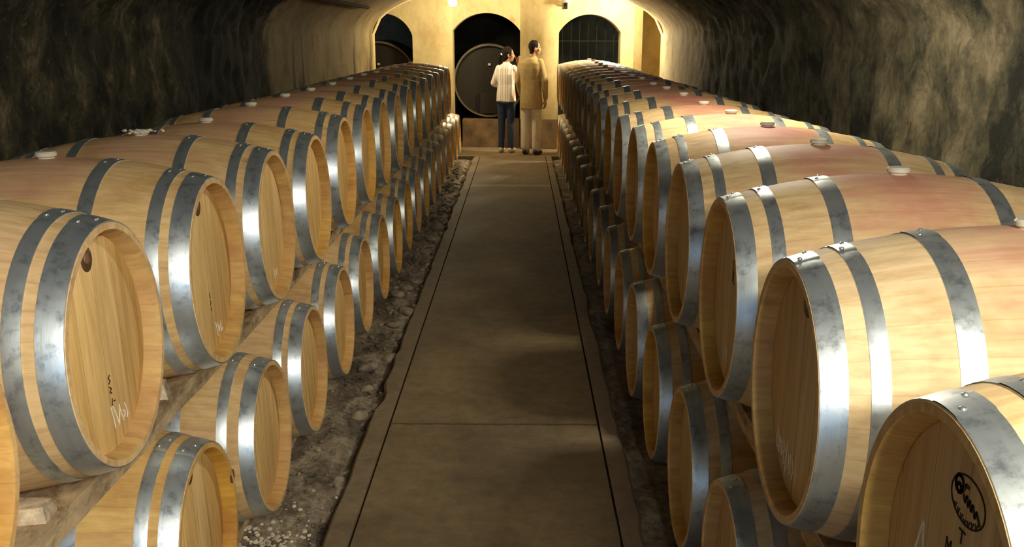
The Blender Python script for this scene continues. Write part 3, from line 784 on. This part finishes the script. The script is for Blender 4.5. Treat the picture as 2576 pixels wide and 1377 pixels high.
bm = bmesh.new()                               # crumbs fallen on the third left barrel
for i in range(26):
    x, y = -1.40 + rnd.gauss(0, 0.045), 3.785 + rnd.gauss(0, 0.03); sz = rnd.uniform(0.004, 0.010)
    rock(bm, (x, y, H - 0.694 + prof(abs(x) - 0.907) + sz * 0.3 - (y - 3.785) ** 2 / 0.7), (sz, sz, sz * 0.7), rnd.random() * 6)
tag(link('crumbled_mortar', bm, MAT['pale_stone'], angle=60), 'scatter of pale mortar crumbs on top of the third upper left barrel', 'crumbs', None, 'stuff')
# ------------------------------------------------------------------ people
def striped():
    m, nt, b = new_mat('striped_cotton'); t = NT(nt)
    tc = t.n('ShaderNodeTexCoord').outputs['Object']
    sp = t.n('ShaderNodeSeparateXYZ'); t.l(tc, sp.inputs[0])
    a = t.math('FRACT', t.math('MULTIPLY', t.math('ADD', sp.outputs[0], 1.0), 11.0))
    c = t.ramp(a, [(0.0, (0.80, 0.74, 0.62)), (0.30, (0.48, 0.44, 0.42)), (0.48, (0.80, 0.74, 0.62)), (0.70, (0.66, 0.40, 0.28)), (0.85, (0.80, 0.74, 0.62))], 'CONSTANT')
    t.l(c, b.inputs['Base Color']); b.inputs['Roughness'].default_value = 0.85
    return m
MAT['skin'] = plain('skin', (0.42, 0.22, 0.12), 0.5, 0.08, 10)
MAT['hair'] = plain('dark_hair', (0.012, 0.007, 0.004), 0.8, 0.3, 60)
MAT['hair'].node_tree.nodes['Principled BSDF'].inputs['Specular IOR Level'].default_value = 0.15
MAT['jacket'] = plain('tan_jacket', (0.36, 0.25, 0.095), 0.85, 0.12, 14)
MAT['cream'] = plain('cream_trousers', (0.62, 0.54, 0.38), 0.85, 0.1, 10)
MAT['jeans'] = plain('dark_jeans', (0.02, 0.035, 0.07), 0.85, 0.3, 18)
MAT['shirt'] = striped()
MAT['blackshoe'] = plain('black_leather', (0.015, 0.012, 0.01), 0.4, 0.2)
MAT['paleshoe'] = plain('pale_trainers', (0.60, 0.50, 0.36), 0.7, 0.15)
MAT['glass'] = plain('dark_wine_glass', (0.02, 0.01, 0.015), 0.1, 0.2)

def cap(bm, a, b, ra, rb, n=14):
    """tapered capsule"""
    a, b = Vector(a), Vector(b); d = (b - a); Ln = max(d.length, 1e-5); d.normalize()
    u = d.cross(Vector((0, 1, 0)) if abs(d.y) < 0.9 else Vector((1, 0, 0))).normalized(); w_ = d.cross(u)
    rings = []
    for i in range(5):
        th = -PI / 2 + (PI / 2) * i / 4; th = min(th, 0); rings.append((a + d * ra * math.sin(th), max(ra * math.cos(th), ra * 0.02)))
    for i in range(5):
        th = (PI / 2) * i / 4; rings.append((b + d * rb * math.sin(th), max(rb * math.cos(th), rb * 0.02)))
    ring_loft(bm, [[c + r * (math.cos(2 * PI * k / n) * u + math.sin(2 * PI * k / n) * w_) for k in range(n)] for c, r in rings], True, True, True)
def chain(bm, pts, rs):
    for i in range(len(pts) - 1): cap(bm, pts[i], pts[i + 1], rs[i], rs[i + 1])
def sect(bm, secs, n=24):
    """stack of elliptical sections (x, y, z, half-width, half-depth)"""
    ring_loft(bm, [[(x + a * math.copysign(abs(math.cos(2 * PI * k / n)) ** 0.85, math.cos(2 * PI * k / n)), y + b * math.copysign(abs(math.sin(2 * PI * k / n)) ** 0.85, math.sin(2 * PI * k / n)), z) for k in range(n)] for x, y, z, a, b in secs], True, True, True)
def remesh(o, v, it=4):
    r = o.modifiers.new('remesh', 'REMESH'); r.mode = 'VOXEL'; r.voxel_size = v; r.use_smooth_shade = True
    s = o.modifiers.new('smooth', 'SMOOTH'); s.factor = 0.5; s.iterations = it
    return o
def head_shape(bm, c, yaw, h=0.225):
    """skull with face; the face looks along the yaw direction (0 = +y)"""
    M = Matrix.Translation(c) @ Matrix.Rotation(yaw, 4, 'Z')
    def S(p, r, sc=(1, 1, 1)):
        bmesh.ops.create_uvsphere(bm, u_segments=20, v_segments=14, radius=r, matrix=M @ Matrix.Translation(p) @ Matrix.Diagonal((*sc, 1)))
    S((0, -0.010, 0.020), 0.088, (0.86, 1.08, 1.02)); S((0, 0.030, -0.035), 0.066, (0.84, 0.95, 1.05)); S((0, 0.052, -0.082), 0.028, (1.1, 0.95, 0.8))
    S((0, 0.092, -0.018), 0.014, (0.8, 1.3, 1.9)); S((0, 0.100, -0.030), 0.012, (1.1, 1, 0.8))          # nose
    S((0, 0.086, -0.056), 0.012, (1.9, 0.7, 0.5)); S((0, 0.084, -0.064), 0.011, (1.6, 0.7, 0.55))       # lips
    S((0, 0.075, 0.022), 0.03, (1.9, 0.6, 0.45))                                                        # brow
    for sx in (-1, 1):
        S((sx * 0.078, -0.008, -0.012), 0.022, (0.35, 0.8, 1.35)); S((sx * 0.045, 0.058, -0.02), 0.024, (1, 0.7, 1))
    return M
def hand(bm, wrist, d, side, palm_n, curl=0.5, s=1.0):
    """palm, four unequal fingers and a thumb; d = direction the hand points"""
    d = Vector(d).normalized(); pn = Vector(palm_n).normalized(); ac = d.cross(pn).normalized()
    w_ = Vector(wrist)
    for q in (-0.026, -0.009, 0.009, 0.026): cap(bm, w_ + d * 0.01 * s + ac * q * 0.7 * s, w_ + d * 0.085 * s + ac * q * s, 0.014 * s, 0.0125 * s, 8)
    for q, ln in ((-0.028, 0.062), (-0.009, 0.075), (0.010, 0.080), (0.029, 0.070)):
        p = w_ + d * 0.088 * s + ac * q * s; dd = d
        for seg in (0.45, 0.32, 0.23):
            dd = (dd + pn * curl * 0.55).normalized(); p2 = p + dd * ln * seg * s; cap(bm, p, p2, 0.0085 * s, 0.0078 * s, 8); p = p2
    p = w_ + d * 0.03 * s + ac * side * 0.030 * s; dd = (d * 0.75 + ac * side * 0.7 + pn * 0.2).normalized()
    for ln in (0.035, 0.030): p2 = p + dd * ln * s; cap(bm, p, p2, 0.0105 * s, 0.009 * s, 8); p = p2; dd = (dd + d * 0.5 + pn * 0.3).normalized()

def man():
    root = empty('person', (0.155, 16.12, 0.0), (0, 0, -0.40)); root.scale = (0.86, 0.92, 1)
    tag(root, 'person standing with back turned in tan jacket, cream trousers and black shoes', 'person')
    hc = (0.055, 0.03, 1.600)
    bm = bmesh.new()
    sect(bm, [(0, 0, 0.86, 0.155, 0.11), (0, 0, 0.98, 0.165, 0.115), (0, 0, 1.12, 0.150, 0.11), (0, 0, 1.30, 0.185, 0.12), (0, 0, 1.41, 0.17, 0.10), (0, 0.005, 1.455, 0.08, 0.07)])
    cap(bm, (0.005, 0.0, 1.42), (0.035, 0.018, 1.545), 0.058, 0.052)
    head_shape(bm, hc, -1.0)
    for sx in (-1, 1):
        chain(bm, [(sx * 0.09, 0, 0.88), (sx * 0.10, 0.01, 0.48), (sx * 0.10, -0.01, 0.09)], [0.085, 0.056, 0.038])
        cap(bm, (sx * 0.10, -0.02, 0.045), (sx * 0.115, 0.14, 0.035), 0.036, 0.028)
    chain(bm, [(-0.185, 0, 1.38), (-0.235, 0.0, 1.10), (-0.215, 0.10, 0.88)], [0.052, 0.042, 0.028])
    chain(bm, [(0.185, 0, 1.38), (0.245, -0.01, 1.10), (0.255, 0.03, 0.86)], [0.052, 0.042, 0.028])
    hand(bm, (0.256, 0.032, 0.85), (0.02, 0.08, -1), -1, (-1, 0.2, 0), 0.7)
    hand(bm, (-0.213, 0.105, 0.87), (0.05, 0.35, -1), 1, (1, 0.2, 0), 0.7)
    remesh(link('body', bm, MAT['skin'], root), 0.0075, 2)
    bm = bmesh.new()                           # hair
    M = Matrix.Translation(hc) @ Matrix.Rotation(-1.0, 4, 'Z')
    bmesh.ops.create_uvsphere(bm, u_segments=24, v_segments=16, radius=0.094, matrix=M @ Matrix.Translation((0, -0.018, 0.030)) @ Matrix.Diagonal((0.88, 1.06, 1.02, 1)))
    bmesh.ops.create_uvsphere(bm, u_segments=16, v_segments=12, radius=0.060, matrix=M @ Matrix.Translation((0, -0.052, -0.035)) @ Matrix.Diagonal((1.05, 0.8, 1.1, 1)))
    inv = M.inverted()
    for v in bm.verts:
        p = inv @ v.co
        if p.y > 0.052: p.y = 0.052 - 0.2 * (p.y - 0.052)
        if p.z < 0.0 and p.y > -0.005: p.y = -0.012; p.x *= 0.8
        v.co = M @ p
    jitter(bm, 0.006, 30); remesh(link('hair', bm, MAT['hair'], root), 0.007, 2)
    bm = bmesh.new()                           # jacket
    sect(bm, [(0, 0, 0.70, 0.205, 0.145), (0, 0, 0.80, 0.205, 0.145), (0, 0, 1.00, 0.190, 0.135), (0, 0, 1.15, 0.190, 0.135), (0, -0.005, 1.30, 0.215, 0.14), (0, -0.01, 1.385, 0.205, 0.125), (0.0, -0.01, 1.44, 0.13, 0.10), (0.01, -0.005, 1.475, 0.075, 0.075)])
    chain(bm, [(-0.17, -0.005, 1.385), (-0.252, 0.0, 1.11), (-0.232, 0.085, 0.905)], [0.070, 0.062, 0.046])
    chain(bm, [(0.17, -0.005, 1.385), (0.262, -0.01, 1.11), (0.268, 0.022, 0.88)], [0.070, 0.062, 0.046])
    jitter(bm, 0.008, 9)
    j = remesh(link('jacket', bm, MAT['jacket'], root), 0.009, 3)
    bm = bmesh.new()                           # collar
    ring_loft(bm, [[(0.012 + r * 1.05 * math.cos(a * PI / 12), -0.002 + r * math.sin(a * PI / 12), z) for a in range(24)] for r, z in ((0.083, 1.445), (0.070, 1.488), (0.064, 1.488), (0.070, 1.445))] , True)
    link('collar', bm, MAT['jacket'], j)
    bm = bmesh.new()
    sect(bm, [(0, 0, 0.80, 0.185, 0.13), (0, 0, 0.90, 0.178, 0.125), (0, 0, 1.0, 0.165, 0.12)])
    for sx in (-1, 1): chain(bm, [(sx * 0.092, 0, 0.84), (sx * 0.104, 0.005, 0.48), (sx * 0.106, -0.008, 0.115)], [0.105, 0.086, 0.074])
    jitter(bm, 0.010, 11, 2.0)
    remesh(link('trousers', bm, MAT['cream'], root), 0.009, 2)
    for sx in (-1, 1):
        bm = bmesh.new(); chain(bm, [(sx * 0.105, -0.055, 0.044), (sx * 0.115, 0.05, 0.042), (sx * 0.128, 0.15, 0.034)], [0.040, 0.045, 0.034])
        for v in bm.verts:
            v.co.z = max(v.co.z, 0.002)
        link('shoe', bm, MAT['blackshoe'], root)
    return root
def woman():
    root = empty('person', (-0.235, 16.42, 0.0), (0, 0, -0.35)); root.scale = (0.88, 0.92, 1)
    tag(root, 'person with dark ponytail in striped shirt, dark jeans and pale shoes, raising a hand', 'person')
    hc = (0.035, 0.03, 1.50)
    bm = bmesh.new()
    sect(bm, [(0, 0, 0.82, 0.150, 0.105), (0, 0, 0.92, 0.155, 0.11), (0, 0, 1.06, 0.115, 0.09), (0, 0, 1.22, 0.145, 0.105), (0, 0, 1.32, 0.15, 0.09), (0, 0.005, 1.36, 0.065, 0.06)])
    cap(bm, (0.0, 0.0, 1.33), (0.025, 0.015, 1.44), 0.047, 0.044)
    head_shape(bm, hc, -1.15)
    for sx in (-1, 1):
        chain(bm, [(sx * 0.08, 0, 0.84), (sx * 0.085, 0.01, 0.46), (sx * 0.085, -0.01, 0.08)], [0.082, 0.050, 0.034])
        cap(bm, (sx * 0.085, -0.02, 0.04), (sx * 0.10, 0.12, 0.03), 0.032, 0.025)
    chain(bm, [(-0.150, 0, 1.29), (-0.235, 0.01, 1.06), (-0.120, 0.19, 1.00)], [0.045, 0.036, 0.025])
    chain(bm, [(0.150, 0, 1.29), (0.190, 0.13, 1.12), (0.150, 0.20, 1.34)], [0.045, 0.036, 0.024])
    hand(bm, (-0.115, 0.195, 1.00), (0.7, 0.6, 0.2), 1, (0.3, -0.6, 0.5), 0.6, 0.9)
    hand(bm, (0.149, 0.202, 1.35), (-0.05, 0.1, 1), 1, (0.3, 0.8, 0), 0.9, 0.9)
    remesh(link('body', bm, MAT['skin'], root), 0.0075, 2)
    M = Matrix.Translation(hc) @ Matrix.Rotation(-1.15, 4, 'Z'); inv = M.inverted()
    bm = bmesh.new()
    bmesh.ops.create_uvsphere(bm, u_segments=24, v_segments=16, radius=0.097, matrix=M @ Matrix.Translation((0, -0.020, 0.028)) @ Matrix.Diagonal((0.90, 1.08, 1.04, 1)))
    bmesh.ops.create_uvsphere(bm, u_segments=16, v_segments=12, radius=0.066, matrix=M @ Matrix.Translation((0, -0.050, -0.035)) @ Matrix.Diagonal((1.1, 0.9, 1.1, 1)))
    for v in bm.verts:
        p = inv @ v.co
        if p.y > 0.055: p.y = 0.055 - 0.2 * (p.y - 0.055)
        if p.z < -0.015 and p.y > 0.0: p.y = -0.01; p.x *= 0.85
        v.co = M @ p
    chain(bm, [M @ Vector((0, -0.10, 0.0)), M @ Vector((0, -0.150, -0.02)), M @ Vector((0, -0.160, -0.09)), M @ Vector((0, -0.145, -0.17))], [0.026, 0.034, 0.030, 0.014])
    jitter(bm, 0.006, 30); hr = remesh(link('hair', bm, MAT['hair'], root), 0.007, 2)
    bm = bmesh.new(); cap(bm, M @ Vector((0, -0.108, 0.0)), M @ Vector((0, -0.122, -0.004)), 0.031, 0.031); link('hair_tie', bm, MAT['chalk'], hr)
    bm = bmesh.new()
    sect(bm, [(0, 0, 0.79, 0.178, 0.135), (0, 0, 0.90, 0.172, 0.130), (0, 0, 1.05, 0.150, 0.115), (0, -0.003, 1.20, 0.165, 0.12), (0, -0.005, 1.295, 0.165, 0.105), (0, -0.005, 1.345, 0.11, 0.085), (0.005, 0, 1.375, 0.062, 0.062)])
    chain(bm, [(-0.140, -0.003, 1.29), (-0.243, 0.008, 1.065), (-0.16, 0.135, 1.015)], [0.060, 0.054, 0.040])
    chain(bm, [(0.140, -0.003, 1.29), (0.197, 0.125, 1.125), (0.168, 0.170, 1.24)], [0.060, 0.052, 0.040])
    jitter(bm, 0.008, 9, 5.0); sh = remesh(link('shirt', bm, MAT['shirt'], root), 0.009, 3)
    bm = bmesh.new()
    ring_loft(bm, [[(0.006 + r * 1.05 * math.cos(a * PI / 12), 0.002 + r * math.sin(a * PI / 12), z) for a in range(24)] for r, z in ((0.070, 1.350), (0.058, 1.392), (0.053, 1.392), (0.058, 1.350))], True)
    link('collar', bm, MAT['shirt'], sh)
    bm = bmesh.new()
    sect(bm, [(0, 0, 0.76, 0.168, 0.125), (0, 0, 0.86, 0.162, 0.120), (0, 0, 0.95, 0.14, 0.11)])
    for sx in (-1, 1): chain(bm, [(sx * 0.082, 0, 0.80), (sx * 0.088, 0.006, 0.45), (sx * 0.090, -0.008, 0.09)], [0.095, 0.066, 0.052])
    jitter(bm, 0.008, 12, 8.0)
    remesh(link('jeans', bm, MAT['jeans'], root), 0.009, 2)
    for sx in (-1, 1):
        bm = bmesh.new(); chain(bm, [(sx * 0.088, -0.05, 0.042), (sx * 0.098, 0.04, 0.040), (sx * 0.112, 0.13, 0.032)], [0.037, 0.042, 0.032])
        for v in bm.verts: v.co.z = max(v.co.z, 0.002)
        link('shoe', bm, MAT['paleshoe'], root)
    return root
man(); woman()
